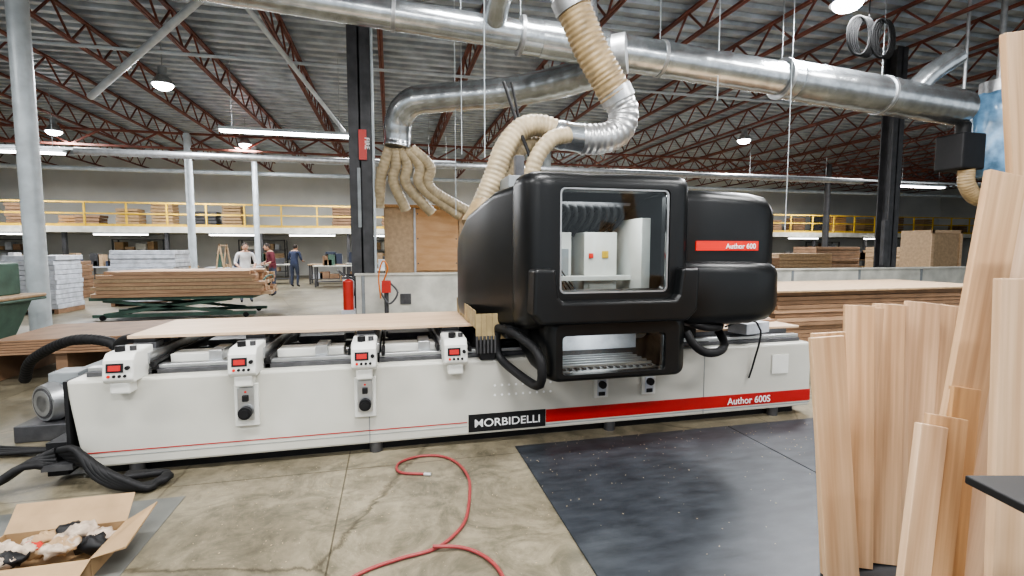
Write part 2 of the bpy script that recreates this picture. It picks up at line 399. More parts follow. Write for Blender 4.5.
for i,(s,br) in enumerate(stations):
    b=MB()
    for o in (-.075,.075): b.box(s+o-.032,s+o+.032,.10,1.36,.775,.855,M_alu)
    b.box(s-.1,s+.1,.12,1.34,.735,.775,M_steel)
    b.box(s-.13,s-.105,.1,1.36,.77,.82,M_blackm)
    b.box(s+.125,s+.15,.05,1.36,.76,.80,M_blackm)
    for k in range(4):
        y=.35+k*.27; b.box(s-.075,s+.075,y-.07,y+.07,.855,.90,M_steel); b.box(s-.07,s+.07,y-.065,y+.065,.90,.928,M_blackm)
    b.build('crossbar_%d'%(i+1),root,bevel=.004)
    b=MB()
    w=.092
    prof=[(.20,.70),(-.10,.69),(-.125,.72),(-.105,.85),(-.06,.895),(.20,.905)]
    n=len(prof)
    vs=[(s-w,y,z) for y,z in prof]+[(s+w,y,z) for y,z in prof]
    b.add(vs,[tuple(range(n)),tuple(range(2*n-1,n-1,-1))]+[(k,n+k,n+(k+1)%n,(k+1)%n) for k in range(n)],M_white2)
    b.box(s-.06,s+.06,-.1,.02,.615,.70,M_white2)
    b.build('console_head_%d'%(i+1),root,bevel=.012)
    b=MB()
    for zz,h,m_ in ((.80,.030,M_blackm),(.80,.018,M_reddisp)):
        rd_= m_ is M_reddisp
        e=.003 if rd_ else 0; q_=.014 if rd_ else 0
        b.hexa([(s-.065+q_,-.124-e,zz-h),(s+.035-q_,-.124-e,zz-h),(s-.065+q_,-.10,zz-h),(s+.035-q_,-.10,zz-h),
                (s-.065+q_,-.1165-e,zz+h),(s+.035-q_,-.1165-e,zz+h),(s-.065+q_,-.09,zz+h),(s+.035-q_,-.09,zz+h)],m_)
    for k in range(4): b.cyl((s-.05+k*.032,-.130,.745),(s-.05+k*.032,-.115,.745),.010,M_redlab if k==0 else M_blackm,10)
    b.cyl((s+.062,-.132,.80),(s+.062,-.10,.80),.014,M_blackm,10)
    b.cyl((s-.02,-.02,.89),(s-.02,-.02,.935),.03,M_blackm,12); b.cyl((s+.05,.0,.89),(s+.05,.0,.93),.02,M_steel,12)
    b.build('console_controls_%d'%(i+1),root)
    if br:
        b=MB(); b.box(s-.08,s+.08,-.035,0,.31,.62,M_white2); b.box(s-.055,s+.055,-.055,-.035,.36,.60,M_alu)
        b.cyl((s,-.05,.42),(s,-.10,.42),.045,M_rubber,20); b.cyl((s,-.10,.42),(s,-.115,.42),.03,M_blackm,20)
        b.cyl((s,-.05,.42),(s,-.06,.42),.058,M_alu,20); b.box(s-.02,s+.02,-.075,-.05,.50,.545,M_blackm); b.box(s-.008,s+.008,-.06,-.05,.56,.575,M_redlab)
        b.build('clamp_bracket_%d'%(i+1),root,bevel=.006)
for s in (3.88,4.33):
    b=MB(); b.box(s-.065,s+.065,-.03,0,.32,.49,M_white2); b.box(s-.04,s+.04,-.04,-.03,.34,.48,M_greyl); b.cyl((s,-.03,.44),(s,-.07,.44),.032,M_rubber,16); b.box(s-.03,s+.03,-.045,-.03,.34,.375,M_blackm)
    b.build('clamp_bracket',root,bevel=.005)
b=MB()
for s in (.75,1.5,2.3): 
    b.box(s-.25,s+.25,.3,.5,.70,.80,M_white2); b.box(s-.2,s+.2,.95,1.15,.70,.79,M_steel)
    b.box(s-.3,s-.26,.1,1.3,.70,.78,M_blackm); b.box(s+.05,s+.14,.18,.45,.765,.84,M_alu)
b.box(2.83,2.95,-.02,1.3,.70,.86,M_blackm)
for k in range(6): b.cyl((2.80+.03*k,-.03,.76),(2.80+.03*k,-.03,.90),.012,M_steel,8)
b.box(4.75,6.0,.25,1.3,.71,.80,M_steel)
b.tube([(5.25,.2,.85),(5.35,.0,.95),(5.42,-.08,.85),(5.40,-.03,.55),(5.36,-.02,.40)],.009,M_rubber,8)
b.build('bed_fittings',root,bevel=.005)

# hood
def ringSZ(s0,s1,z0,z1,r,d): return [(a,d,z) for a,z in rr(s0,s1,z0,z1,r)]
b=MB()
b.loft([ringSZ(2.78,4.40,1.00,1.66,.07,1.0),ringSZ(2.77,4.42,.96,1.76,.08,.85),ringSZ(2.80,4.42,.92,1.92,.08,.50),
       ringSZ(2.94,4.42,.95,2.07,.08,.05),ringSZ(3.06,4.39,.99,2.10,.08,-.28)],M_black)
b.loft([ringSZ(3.07,4.35,1.0,2.09,.08,-.24),ringSZ(3.04,4.37,.98,2.13,.10,-.25),ringSZ(3.04,4.39,.98,2.155,.10,-.28),ringSZ(3.075,4.38,1.02,2.155,.09,-.45),ringSZ(3.12,4.35,1.06,2.135,.08,-.52),
       ringSZ(3.19,4.29,1.12,2.10,.06,-.557),ringSZ(3.26,4.23,1.20,2.065,.05,-.562),ringSZ(3.31,4.18,1.27,2.04,.04,-.562)],M_black)
b.loft([ringSZ(3.31,4.18,1.27,2.04,.04,-.562),ringSZ(3.31,4.18,1.27,2.04,.04,-.545),ringSZ(3.325,4.165,1.285,2.025,.03,-.545),ringSZ(3.34,4.15,1.30,2.01,.03,-.49)],M_black,smooth=False)
b.build('hood_shell',root)
b=MB()
b.loft([ringSZ(3.315,4.175,1.275,2.035,.04,-.546),ringSZ(3.315,4.175,1.275,2.035,.04,-.552),ringSZ(3.327,4.163,1.287,2.023,.03,-.552),ringSZ(3.327,4.163,1.287,2.023,.03,-.54)],M_galvd,smooth=False)
b.build('window_frame',root)
MB().box(3.33,4.16,-.535,-.53,1.29,2.02,M_glass).build('hood_window',root)
def ringDZ(d0,d1,z0,z1,r,s): return [(s,a,z) for a,z in rr(d0,d1,z0,z1,r)]
b=MB()
b.loft([ringDZ(-.48,.6,1.10,2.04,.10,4.34),ringDZ(-.50,.6,1.10,2.06,.10,4.38),ringDZ(-.50,.6,1.08,2.06,.10,4.6),ringDZ(-.495,.6,1.08,2.05,.11,4.95),ringDZ(-.47,.58,1.1,2.03,.12,5.12),ringDZ(-.41,.54,1.13,1.99,.13,5.22),ringDZ(-.32,.48,1.2,1.92,.13,5.28),ringDZ(-.18,.40,1.3,1.80,.13,5.30)],M_black,True,True)
b.build('hood_side_module',root)
b=MB()
b.loft([ringDZ(-.54,.55,1.02,1.50,.10,4.34),ringDZ(-.555,.55,.99,1.515,.10,4.40),ringDZ(-.555,.55,.99,1.51,.11,4.95),ringDZ(-.52,.54,1.01,1.50,.12,5.15),ringDZ(-.45,.50,1.04,1.48,.12,5.25),ringDZ(-.34,.45,1.10,1.43,.11,5.31),ringDZ(-.2,.40,1.2,1.36,.07,5.33)],M_black,True,True)
b.build('hood_side_lower',root)
def prism(b,poly,d0,d1,m,smooth=False):
    n=len(poly); vs=[(x,d0,z) for x,z in poly]+[(x,d1,z) for x,z in poly]
    b.add(vs,[tuple(range(n)),tuple(range(2*n-1,n-1,-1))]+[(k,n+k,n+(k+1)%n,(k+1)%n) for k in range(n)],m,smooth)
b=MB()
prism(b,[(3.10,1.46),(3.09,1.14),(3.15,1.06),(4.30,1.06),(4.38,1.14),(4.39,1.46),(4.245,1.46),(4.22,1.26),(4.19,1.225),(3.31,1.225),(3.28,1.26),(3.255,1.46)],-.650,-.46,M_black)
b.build('hood_bumper',root,bevel=.026,seg=4)
b=MB()
b.loft([ringSZ(3.14,4.38,.80,1.12,.08,.1),ringSZ(3.18,4.40,.66,1.12,.08,-.2),ringSZ(3.22,4.38,.62,1.12,.08,-.46),ringSZ(3.25,4.34,.625,1.10,.07,-.53),ringSZ(3.29,4.28,.65,1.05,.05,-.555)],M_black)
b.loft([ringSZ(3.29,4.28,.65,1.05,.05,-.555),ringSZ(3.34,4.17,.675,.965,.03,-.555),ringSZ(3.35,4.16,.685,.955,.02,-.50)],M_black,smooth=False)
b.build('hood_nose',root)
MB().box(3.345,4.165,-.53,-.526,.68,.96,M_glass).build('nose_window',root)
b=MB(); b.box(3.34,4.16,-.50,.0,.665,.685,M_alu)
for k in range(14): b.box(3.38+k*.055,3.40+k*.055,-.46,-.1,.685,.70,M_steel)
b.box(3.3,4.2,-.02,0,.70,.95,M_greyl)
for k in range(5): b.box(3.36,4.12,-.44+k*.08,-.42+k*.08,.70,.72,M_alu)
b.build('nose_interior',root)
l=bpy.data.lights.new('nose_fill_light','AREA'); l.size=.3; l.energy=4; o=bpy.data.objects.new('nose_fill_light',l); o.location=(3.75,-.25,.97); COL.objects.link(o); o.parent=root  # fill light added to brighten the space behind the nose window
MB().box(4.44,5.0,-.512,-.49,1.585,1.66,M_redlab).build('hood_label',root)
text('hood_lettering','Author 600',(4.70,-.515,1.600),.058,M_txtw,root)
b=MB().tube([(2.97,-.02,.96),(2.97,0,.80),(3.0,-.05,.70),(3.10,-.30,.62),(3.16,-.50,.60),(3.18,-.56,.66),(3.17,-.56,.80),(3.14,-.48,.88),(3.05,-.25,.95),(2.97,-.02,.96)],.034,M_blackm,12,.03); b.box(3.0,3.2,-.2,.1,.9,1.0,M_blackm); b.build('bumper_rail_1',root)
b=MB().tube([(4.38,-.50,.95),(4.42,-.54,.86),(4.52,-.55,.79),(4.68,-.50,.78),(4.80,-.40,.82),(4.85,-.25,.90),(4.86,-.1,1.02)],.034,M_blackm,12,.03); b.tube([(4.38,-.45,1.03),(4.55,-.5,.98),(4.74,-.42,.97),(4.85,-.15,1.02)],.03,M_blackm,12,.03); b.box(4.34,4.6,-.3,.1,.86,1.05,M_blackm); b.build('bumper_rail_2',root)
b=MB()
b.box(3.30,5.0,.62,1.25,.90,1.72,M_white2)
b.box(3.30,5.0,.55,.62,1.55,1.62,M_alu); b.box(3.30,5.0,.55,.62,1.15,1.20,M_alu)
b.box(3.40,3.66,.15,.6,1.30,1.74,M_white2); b.box(3.74,4.04,.05,.6,1.05,1.74,M_white2); b.box(3.44,3.62,.10,.15,1.35,1.6,M_grey); b.box(3.78,4.0,.03,.05,1.12,1.30,M_white2)
b.box(4.14,4.22,-.2,.55,1.1,1.85,M_white2)
b.cyl((3.53,.3,1.30),(3.53,.3,1.05),.06,M_alu); b.cyl((3.89,.15,1.05),(3.89,.15,.92),.06,M_steel)
b.box(3.78,3.82,.035,.05,1.52,1.56,M_redlab); b.box(3.90,3.96,.04,.05,1.52,1.58,M_yellow)
b.box(3.2,4.3,-.1,.6,.97,1.0,M_steel); b.box(3.35,4.15,-.02,.10,1.33,1.37,M_white2)
b.box(3.35,3.40,.1,.6,1.1,1.85,M_white2)
for k in range(3): b.tube([(3.42+k*.03,.08,1.75),(3.44+k*.03,.05,1.5),(3.5+k*.03,.0,1.36),(3.6+k*.05,.0,1.2)],.008,M_rubber,6)
b.build('spindle_carriage',root,bevel=.01)
b=MB()
for k in range(8):
    x=3.45+k*.07; b.tube([(x,.3,1.72),(x+.02,.1,1.90),(x+.08,-.05,1.95),(x+.14,.05,1.86),(x+.15,.3,1.76)],.020,M_rubber,8,.03)
b.box(3.42,4.12,-.03,.3,1.96,1.985,M_steel)
b.build('cable_loom',root)
l=bpy.data.lights.new('cabin_fill_light','AREA'); l.size=.5; l.energy=13; o=bpy.data.objects.new('cabin_fill_light',l); o.location=(3.75,-.25,2.05); COL.objects.link(o); o.parent=root  # added fill that keeps the hood interior from going dark, not a machine fixture
b=MB()
b.box(3.1,5.0,1.25,1.95,.5,1.95,M_grey); b.box(3.0,3.3,.9,1.9,.85,1.60,M_blackm)
b.box(2.86,3.1,.1,1.0,.90,1.0,M_blackm)
b.box(3.3,4.3,.5,1.4,1.95,2.12,M_blackm); b.cyl((3.45,.9,2.0),(3.45,.9,2.35),.09,M_steel); b.box(3.5,3.62,.5,.62,2.1,2.3,M_grey)
b.box(3.15,3.45,.35,.75,2.0,2.24,M_grey); b.box(3.22,3.30,.38,.46,2.24,2.42,M_steel)
b.tube([(3.5,.7,2.1),(3.42,.6,2.42),(3.36,.8,2.75),(3.3,1.2,3.3)],.018,M_rubber,8)
b.tube([(3.6,.7,2.1),(3.50,.6,2.35),(3.42,.8,2.6),(3.38,1.2,3.3)],.014,M_rubber,8)
b.build('gantry_rear',root,bevel=.02)
b=MB()
for k in range(14):
    d=.0+k*.085; b.box(2.79+.004*(k%2),2.798+.004*(k%2),d,d+.083,.957,1.10,M_strip)
for k in range(8): b.box(2.79+k*.045,2.833+k*.045,-.03-.003*(k%2),-.022-.003*(k%2),.87,1.08,M_strip)
b.build('strip_curtain',root)
b=MB()
b.flex([(3.80,.85,2.74),(3.60,.85,2.80),(3.40,.83,2.76),(3.22,.80,2.55),(3.10,.78,2.25),(2.98,.76,1.98)],.105,M_flexc)
b.flex([(3.85,1.05,2.70),(3.62,1.0,2.66),(3.42,.95,2.60),(3.28,.9,2.40),(3.18,.86,2.18),(3.06,.84,1.95)],.085,M_flexc)
b.flex([(3.8,.65,2.68),(3.62,.6,2.62),(3.48,.6,2.45),(3.42,.62,2.25),(3.40,.65,2.08)],.075,M_flexc)
b.cyl((3.03,.77,2.02),(2.90,.72,1.80),.13,M_flexb,20); b.cyl((3.42,.65,2.16),(3.42,.65,2.05),.10,M_blackm)
b.build('extraction_hoses',root)
b=MB()
b.duct([(4.02,.85,2.70),(3.80,.85,2.72)],.14,M_galv); b.ball((3.80,.85,2.72),.145,M_galv)
b.flex([(4.40,.85,3.12),(4.47,.85,2.98),(4.42,.85,2.80),(4.25,.85,2.71),(4.0,.85,2.69)],.15,M_flexs,20,.06,.04)
b.build('extraction_manifold',root)
MB().box(.22,3.15,.30,1.20,.929,.953,M_board).build('workpiece_board',bevel=.003)
MB().box(4.95,6.15,.25,.75,.802,.823,M_board).box(5.05,6.3,.8,1.25,.802,.823,M_boardb).box(5.0,6.1,.5,1.1,.823,.845,M_mdf,.08).box(5.3,5.65,.05,.25,.80,.90,M_greyl,.3).build('offcut_boards',bevel=.002)

# ------------------------------------------------------------ ducts
P=lambda k,rd,z:(CX+k*rd,CY+rd,z)
b=MB()
a=Vector((-2.2,3.25,5.0)); c=Vector((CX+1.45*7.2,3.25,4.15))
def seg(t0,t1,r): b.duct([a.lerp(c,t0),a.lerp(c,t1)],r,M_galv,24,.5)
seg(0,.42,.20); seg(.42,.44,.25); seg(.44,.72,.26); seg(.72,.735,.31); seg(.735,.985,.31)
for t in (.1,.3,.42,.57,.72,.86): 
    q=a.lerp(c,t); b.sweep([q-(c-a).normalized()*.025,q+(c-a).normalized()*.025],.33 if t>.7 else (.275 if t>.4 else .22),M_galvd,24)
    b.cyl(q,(q.x,q.y,ZC-.05),.008,M_grey,6)
q=a.lerp(c,.9); b.duct([q,(q.x+.3,q.y-.1,q.z+.4),(q.x+.8,q.y-.2,q.z+.75)],.17,M_galv,20,.3)
q=a.lerp(c,.5); b.duct([q,(q.x-.2,q.y-.1,q.z+.5),(q.x-.2,q.y-.1,ZC-.3)],.14,M_galv,20,.3)
b.build('extraction_duct')
b=MB()
b.duct([P(.46,6.9,4.38),P(.40,7.5,4.30),P(.25,8.4,4.25),P(.10,9.1,4.25),P(.045,9.3,4.20),P(.02,9.5,3.95),P(.017,9.6,3.6),P(.015,9.6,3.45)],.245,M_galv,24,.3)
b.cyl(P(.46,6.9,4.38),P(.49,6.8,4.39),.28,M_galvd,24)
for i,(k,z) in enumerate(((-.02,2.7),(.01,2.65),(.04,2.6),(.075,2.55),(.10,2.5))):
    b.flex([P(.002+.010*i,9.6,3.45),P(k*.45+.008*i,9.7,3.15),P(k*.8,9.8,2.9-.04*i),P(k+.02*i,10,z-.3)],.10,M_flexc,12,.07)
b.build('extraction_duct')
b=MB()
b.duct([(3.62,.95,5.0),(3.72,.9,4.45),(3.89,.85,4.0)],.17,M_galv,24,.25); b.cyl((3.87,.85,4.05),(3.93,.85,3.93),.19,M_galvd,24)
b.flex([(3.91,.85,3.96),(4.10,.85,3.58),(4.30,.85,3.27),(4.38,.85,3.15)],.165,M_flexb,20,.05,.04)
b.cyl((4.36,.85,3.20),(4.42,.85,3.09),.17,M_galvd,24)
b.duct([(3.62,.95,5.0),(3.6,1.6,5.2),(3.6,2.6,5.0),(3.6,3.25,4.72)],.17,M_galv,20,.3)
b.build('flexible_drop_hose')
b=MB()
b.duct([(-6,12,4.2),(20,12,4.2)],.10,M_galvd,12,1.0)
b.cyl((S0+.05,8.0,5.6),(S1-.05,8.0,5.6),.035,M_colwhite,8); b.cyl((S0+.05,15,4.75),(S1-.05,15,4.75),.05,M_colwhite,8); b.cyl((S0+.05,20.5,4.9),(S1-.05,20.5,4.9),.09,M_colwhite,8)
b.build('overhead_pipes')
b=MB()
b.cyl(bay(-9.2,11.2,4.9),bay(-5.6,9.6,6.3),.07,M_colwhite,10); b.cyl(bay(-4.8,8.2,6.2),bay(-4.6,14,4.8),.05,M_colwhite,8)
b.build('brace_pipes')
b=MB()
for X,Y,z0,z1 in ((-.75,7.6,6.3,3.0),(4.45,8.2,6.3,1.9),(-.3,5.6,6.3,2.6),(3.2,8.0,6.3,3.9),(-1.0,9,6.3,2.2)):
    b.cyl(bay(X,Y,z1),bay(X,Y,z0),.007,M_colwhite,6)
b.build('hanging_ropes')
b=MB()
M_coil=mat('cable_black',(.004,.004,.004),.9,spec=.1)
for i in range(9):
    cc=bay(5.55+.05*i+(.2 if i>4 else 0),8.3,5.0); pts=[(cc[0]+.22*math.cos(t)*(1-.03*i),cc[1]+.02*i,cc[2]+.30*math.sin(t)) for t in [k*math.pi/8 for k in range(17)]]
    b.tube(pts,.020,M_coil,6,.05)
cc=bay(5.75,8.3,5.3); b.cyl((cc[0],cc[1]+.05,5.25),(cc[0],cc[1]+.05,ZC-.1),.01,M_coil,6)
b.build('cable_coils')

q=P(1.50,7.3,0)
x,y=q[0]+.15,q[1]-.1
b=MB()
rings=[]
for z,rx in ((2.95,.30),(3.05,.40),(3.3,.44),(3.7,.42),(4.1,.40),(4.4,.38),(4.5,.28)):
    rings.append([(x+rx*(1+.10*math.sin(5*t+z*3))*math.cos(t),y+rx*.9*(1+.1*math.cos(4*t+z*2))*math.sin(t),z) for t in [k*math.pi/16 for k in range(32)]])
b.loft(rings,M_blue,True,True)
b.cyl((x,y,4.45),(x,y,4.7),.28,M_galvd,20); b.cyl((x,y,4.7),(x,y,ZC-.1),.05,M_galvd)
b.build('dust_collector_bag')
b=MB(); b.box(x-1.05,x-.50,y-.2,y+.3,3.05,3.70,M_blackm); b.cyl((x-.8,y,3.65),(x-.8,y,3.9),.12,M_blackm); b.cyl((x-.56,y+.2,3.65),(x-.56,y+.2,ZC-.1),.03,M_galvd); b.build('fan_motor_housing',bevel=.03)
b=MB(); b.flex([(x-.80,y-.1,3.05),(x-.75,y-.1,2.75),(x-.45,y-.1,2.52),(x+.1,y-.1,2.55),(x+.7,y,2.55),(x+1.3,y,2.8),(x+1.4,y,3.4)],.13,M_flexb); b.build('beige_hose')

# ------------------------------------------------------------ behind machine
b=MB()
b.box(2.02,3.95,6.45,7.5,.0,2.42,M_mdfl); b.box(2.02,2.62,6.42,6.45,1.0,2.47,M_mdfl); b.box(2.63,3.50,6.41,6.45,1.15,2.40,M_ply); b.box(3.52,3.95,6.42,6.45,1.0,2.35,M_mdfl)
b.box(1.98,4.0,6.38,6.45,2.42,2.48,M_plank_or); b.box(2.6,2.64,6.39,6.45,1.0,2.45,M_greyl)
for z in (1.3,1.8,2.3):
    for xx in (2.68,3.46): b.cyl((xx,6.405,z),(xx,6.42,z),.015,M_steel,8)
b.build('plywood_enclosure',bevel=.005)
b=MB(); xx,yy=1.38,5.5; b.cyl((xx,yy,.5),(xx,yy,1.0),.09,M_extred,20); b.ball((xx,yy,1.0),.09,M_extred,10,(1,1,.6)); b.cyl((xx,yy,1.03),(xx,yy,1.12),.025,M_steel); b.box(xx-.03,xx+.09,yy-.015,yy+.015,1.1,1.14,M_blackm)
b.tube([(xx+.02,yy,1.08),(xx+.12,yy,1.02),(xx+.11,yy-.03,.75)],.012,M_rubber,8); b.box(xx-.1,xx+.1,yy+.09,yy+.13,0,1.05,M_greyl); b.box(xx-.12,xx+.12,yy-.1,yy+.14,0,.5,M_greyl)
b.build('fire_extinguisher')
b=MB(); 
b.box(1.0,1.9,9.0,9.5,.35,.85,M_blackm); b.box(.95,1.95,8.95,9.55,.85,.9,M_steel)
for xx in (1.05,1.85):
    for yy in (9.05,9.45): b.cyl((xx,yy,.1),(xx,yy,.35),.02,M_steel,8); b.cyl((xx-.02,yy,.07),(xx+.02,yy,.07),.07,M_rubber,12)
b.tube([(1.0,9.2,.9),(.85,9.2,1.05),(.85,9.4,1.05),(1.0,9.45,.9)],.015,M_steel)
b.build('tool_cart')
b=MB()
b.cyl((2.05,5.45,0),(2.05,5.45,.9),.04,M_steel); b.box(1.97,2.13,5.36,5.52,.80,1.02,M_extred); b.tube([(2.0,5.42,1.0),(2.08,5.35,1.25),(2.0,5.37,1.38),(1.92,5.39,1.1),(1.95,5.37,.7)],.014,M_orange,8); b.tube([(2.1,5.42,1.0),(2.25,5.37,.8),(2.1,5.37,.6),(1.95,5.39,.8)],.018,M_steel,8)
b.cyl((2.05,5.45,0),(2.05,5.45,.04),.2,M_steel)
b.build('air_regulator_stand')

b=MB(); 
sx0,sx1,dy0,dy1=-4.3,-.6,8.7,10.3
for r_ in range(7):
    z=.525+r_*.082
    x=dy0
    while x<dy1-.1:
        w=R.uniform(.16,.24); b.box(sx0+R.uniform(-.1,.25)+.06*r_,sx1-R.uniform(0,.3)-.04*r_,x,min(x+w,dy1),z,z+.074,R.choice([M_boardb,M_boardb,M_board,M_boardb,M_mdfl])); x+=w+.008
b.build('lumber_stack')
b=MB(); b.box(-4.3,-1.0,8.8,10.2,.45,.52,M_green)
for yy in (8.95,10.05):
    b.bar((-4.1,yy,.12),(-1.5,yy,.44),.05,.07,M_green); b.bar((-1.5,yy,.12),(-4.1,yy,.44),.05,.07,M_green); b.box(-4.3,-1.0,yy-.05,yy+.05,.06,.13,M_green)
for xx in (-4.1,-1.2):
    for yy in (8.9,10.1): b.cyl((xx,yy-.03,.06),(xx,yy+.03,.06),.06,M_rubber,12)
b.tube([(-1.0,9.1,.5),(-.8,9.1,.9),(-.8,9.9,.9),(-1.0,9.9,.5)],.02,M_green)
b.build('scissor_lift_table')
def stack(name,s,d,w,l,h,m,z0=.12):
    b=MB(); 
    for k in range(3): b.box(s+k*(w-.1)/2,s+k*(w-.1)/2+.1,d,d+l,0,.1,M_mdf)
    b.box(s,s+w,d,d+l,.1,z0,M_mdf)
    z=z0
    while z<h:
        t=.12; o=R.uniform(-.03,.03); b.box(s+o,s+w+o,d+o,d+l+o,z,z+t-.008,m); z+=t
    b.build(name,bevel=.02)
stack('wrapped_pallet',-6.9,10.5,1.1,1.1,1.4,M_greyl); stack('wrapped_pallet',-5.4,12.0,1.6,1.1,1.55,M_greyl); stack('wrapped_pallet',-8.4,10.8,1.2,1.1,1.1,M_mdf)
stack('panel_pallet',-9.8,14.5,2.2,1.2,1.15,M_mdf); stack('panel_pallet',5.5,12,2.2,1.2,1.0,M_mdfl);stack('panel_pallet',11.5,9,2.2,1.2,1.25,M_mdf);stack('panel_pallet',15,10.5,2.2,1.2,1.35,M_mdfl);stack('panel_pallet',19,13,2.2,1.2,1.6,M_mdf);stack('panel_pallet',24,14,2.2,1.2,1.6,M_mdfl)
b=MB()
for k in range(6): b.box(-2.75+.05*k,-.75-.04*k,3.0+.03*k,4.6,.36+k*.027,.382+k*.027,R.choice([M_mdf,M_mdf,M_mdf]),.02*k)
for xx in (-2.6,-1.8,-1.0): b.box(xx,xx+.12,3.1,4.5,0,.36,M_mdf)
b.build('sheet_stack',bevel=.003)
b=MB()
b.box(-4.7,-2.85,3.6,4.9,.90,.95,M_mdfl); b.box(-4.7,-2.85,3.6,4.9,.86,.90,M_green)
b.hexa([(-3.75,3.8,0),(-3.3,3.8,0),(-3.75,4.7,0),(-3.3,4.7,0),(-4.3,3.7,.86),(-2.92,3.7,.86),(-4.3,4.7,.86),(-2.92,4.7,.86)],M_green)
b.box(-4.0,-3.0,3.7,4.8,0,.06,M_green); b.box(-4.0,-3.05,4.2,4.7,.95,1.40,M_green); b.box(-3.6,-3.2,4.0,4.2,.95,1.25,M_green); b.cyl((-3.35,3.7,.6),(-3.35,3.6,.6),.1,M_steel)
b.tube([(-3.5,4.2,1.25),(-3.3,4.1,1.5),(-3.1,4.1,1.3)],.03,M_steel)
b.build('green_table_machine',bevel=.03)
b=MB()
mm=Vector((-.62,1.15,.30)); ax=Vector((-.55,-.83,0)); 
def mp_(t): return mm+ax*t
b.cyl(mp_(-.25),mp_(.12),.15,M_galvd,28)
for k in range(11): b.cyl(mp_(-.22+k*.032),mp_(-.208+k*.032),.165,M_galvd,28)
b.cyl(mp_(.12),mp_(.20),.172,M_galvd,28,.15); b.cyl(mp_(.20),mp_(.205),.13,M_steel,28)
for r_ in (.03,.07,.11): b.sweep([mp_(.205),mp_(.21)],r_,M_galvd,20)
b.box(-.72,-.50,1.05,1.28,.44,.54,M_grey); b.box(-.9,-.3,.9,1.5,0,.14,M_steel); b.box(-.55,-.1,1.2,1.9,.14,.55,M_grey)
b.tube([(-.35,1.4,.5),(-.3,1.3,.72),(-.05,1.1,.80),(.2,1.3,.62)],.045,M_rubber,12)
b.flex([(-.45,1.7,.55),(-.6,1.75,.68),(-1.0,1.9,.68),(-1.5,2.2,.45),(-1.7,2.4,.2)],.05,M_rubber,14)
b.build('vacuum_pump',bevel=.008)
b=MB()
for i in range(4): b.tube([(-2.6,.9+.1*i,.03),(-1.8,.4+.15*i,.02),(-1.2,.7+.1*i,.02),(-.9,.6+.05*i,.03),(-.25,.5,.06),(-.12,.5,.1)],.015,M_rubber,8)
b.tube([(-2.2,1.4,.03),(-1.9,.85,.02),(-1.3,.3,.02),(-.8,.2,.02)],.02,M_steel,8)
b.build('floor_cables')
b=MB()
b.box(-.16,-.04,.0,.22,.05,.28,M_rubber); b.box(-.14,.04,-.1,-.01,.12,.16,M_steel)
for i in range(5):
    o=.035*i
    b.tube([(-.06+o*.5,-.04,.24-.02*i),(.08+o,-.12-o*.3,.26-.03*i),(.22+o,-.20-o*.3,.10),(.42+o,-.26-o*.3,.03),(.62-o*.3,-.22-o*.2,.04),(.60,-.12,.05),(.35,-.08-o*.4,.05)],.025,M_rubber,10)
for i in range(5):
    o=.055*i
    b.tube([(-.08,-.04,.24-.03*i),(-.22,-.06-o*.3,.18),(-.45,-.10-o*.5,.05),(-.9,-.02-o,.03),(-1.5,.15-o,.03)],.025,M_rubber,10)
b.build('power_cables')
hp=[(-.62,3.42),(-.80,3.45),(-.84,3.6),(-.72,3.72),(-.554,3.73),(-.42,3.62),(-.32,3.42),(-.28,3.21),(-.272,2.84),(-.33,2.65),(-.42,2.53),(-.58,2.45),(-.75,2.33),(-.9,2.1),(-1.0,1.7)]
MB().tube([bay(x,y,.012) for x,y in hp],.010,M_redhose,8,.03).tube([bay(-.42,2.53,.03),bay(-.25,2.54,.014),bay(-.10,2.42,.014),bay(0,2.2,.014)],.010,M_redhose,8,.03).cyl(bay(-.62,3.42,.012),bay(-.57,3.41,.012),.014,M_alu).build('red_air_hose')
MB().box(3.09,5.05,-2.4,-.14,0,.012,M_mat).build('rubber_mat',bevel=.003)
MB().box(5.06,7.2,-2.2,-.14,0,.010,M_mat).build('rubber_mat',bevel=.003)
MB().box(-1.2,.82,-1.75,-.42,0,.004,M_patch).build('floor_plate')
b=MB()
for k in range(700):
    s_=R.uniform(.9,7.5); d_=R.gauss(-.25,.40) if R.random()<.55 else R.uniform(-2.3,-.1); z=.0125 if s_>3.09 and d_>-2.2 and d_<-.14 else .0005
    if d_>-.02: continue
    a_=R.uniform(0,3); w_=R.uniform(.0015,.005); b.box(s_-w_,s_+w_,d_-w_*.5,d_+w_*.5,z,z+.002,M_dust,a_)
b.build('sawdust')
r=empty('open_cardboard_box',bay(-2.36,2.42,0),-YAW+.25)
b=MB(); w,dp,h,t=.28,.18,.10,.006
b.box(-w,w,-dp,dp,0,t,M_card); b.box(-w,w,-dp,-dp+t,0,h,M_card); b.box(-w,w,dp-t,dp,0,h,M_card); b.box(-w,-w+t,-dp,dp,0,h,M_card); b.box(w-t,w,-dp,dp,0,h,M_card)
b.hexa([(-w,dp-t,h),(w,dp-t,h),(-w,dp,h),(w,dp,h),(-w,dp+.10,h+.10),(w,dp+.10,h+.10),(-w,dp+.105,h+.11),(w,dp+.105,h+.11)],M_card)
b.hexa([(w-t,-dp,h),(w,-dp,h),(w-t,dp,h),(w,dp,h),(w+.15,-dp,h+.03),(w+.15,-dp,h+.04),(w+.15,dp,h+.08),(w+.15,dp,h+.09)],M_card)
b.hexa([(-w,-dp,h),(w,-dp,h),(-w,-dp+t,h),(w,-dp+t,h),(-w,-dp-.16,h-.05),(w,-dp-.16,h-.05),(-w,-dp-.16,h-.04),(w,-dp-.16,h-.04)],M_card)
b.build('carton',r)
b=MB(); 
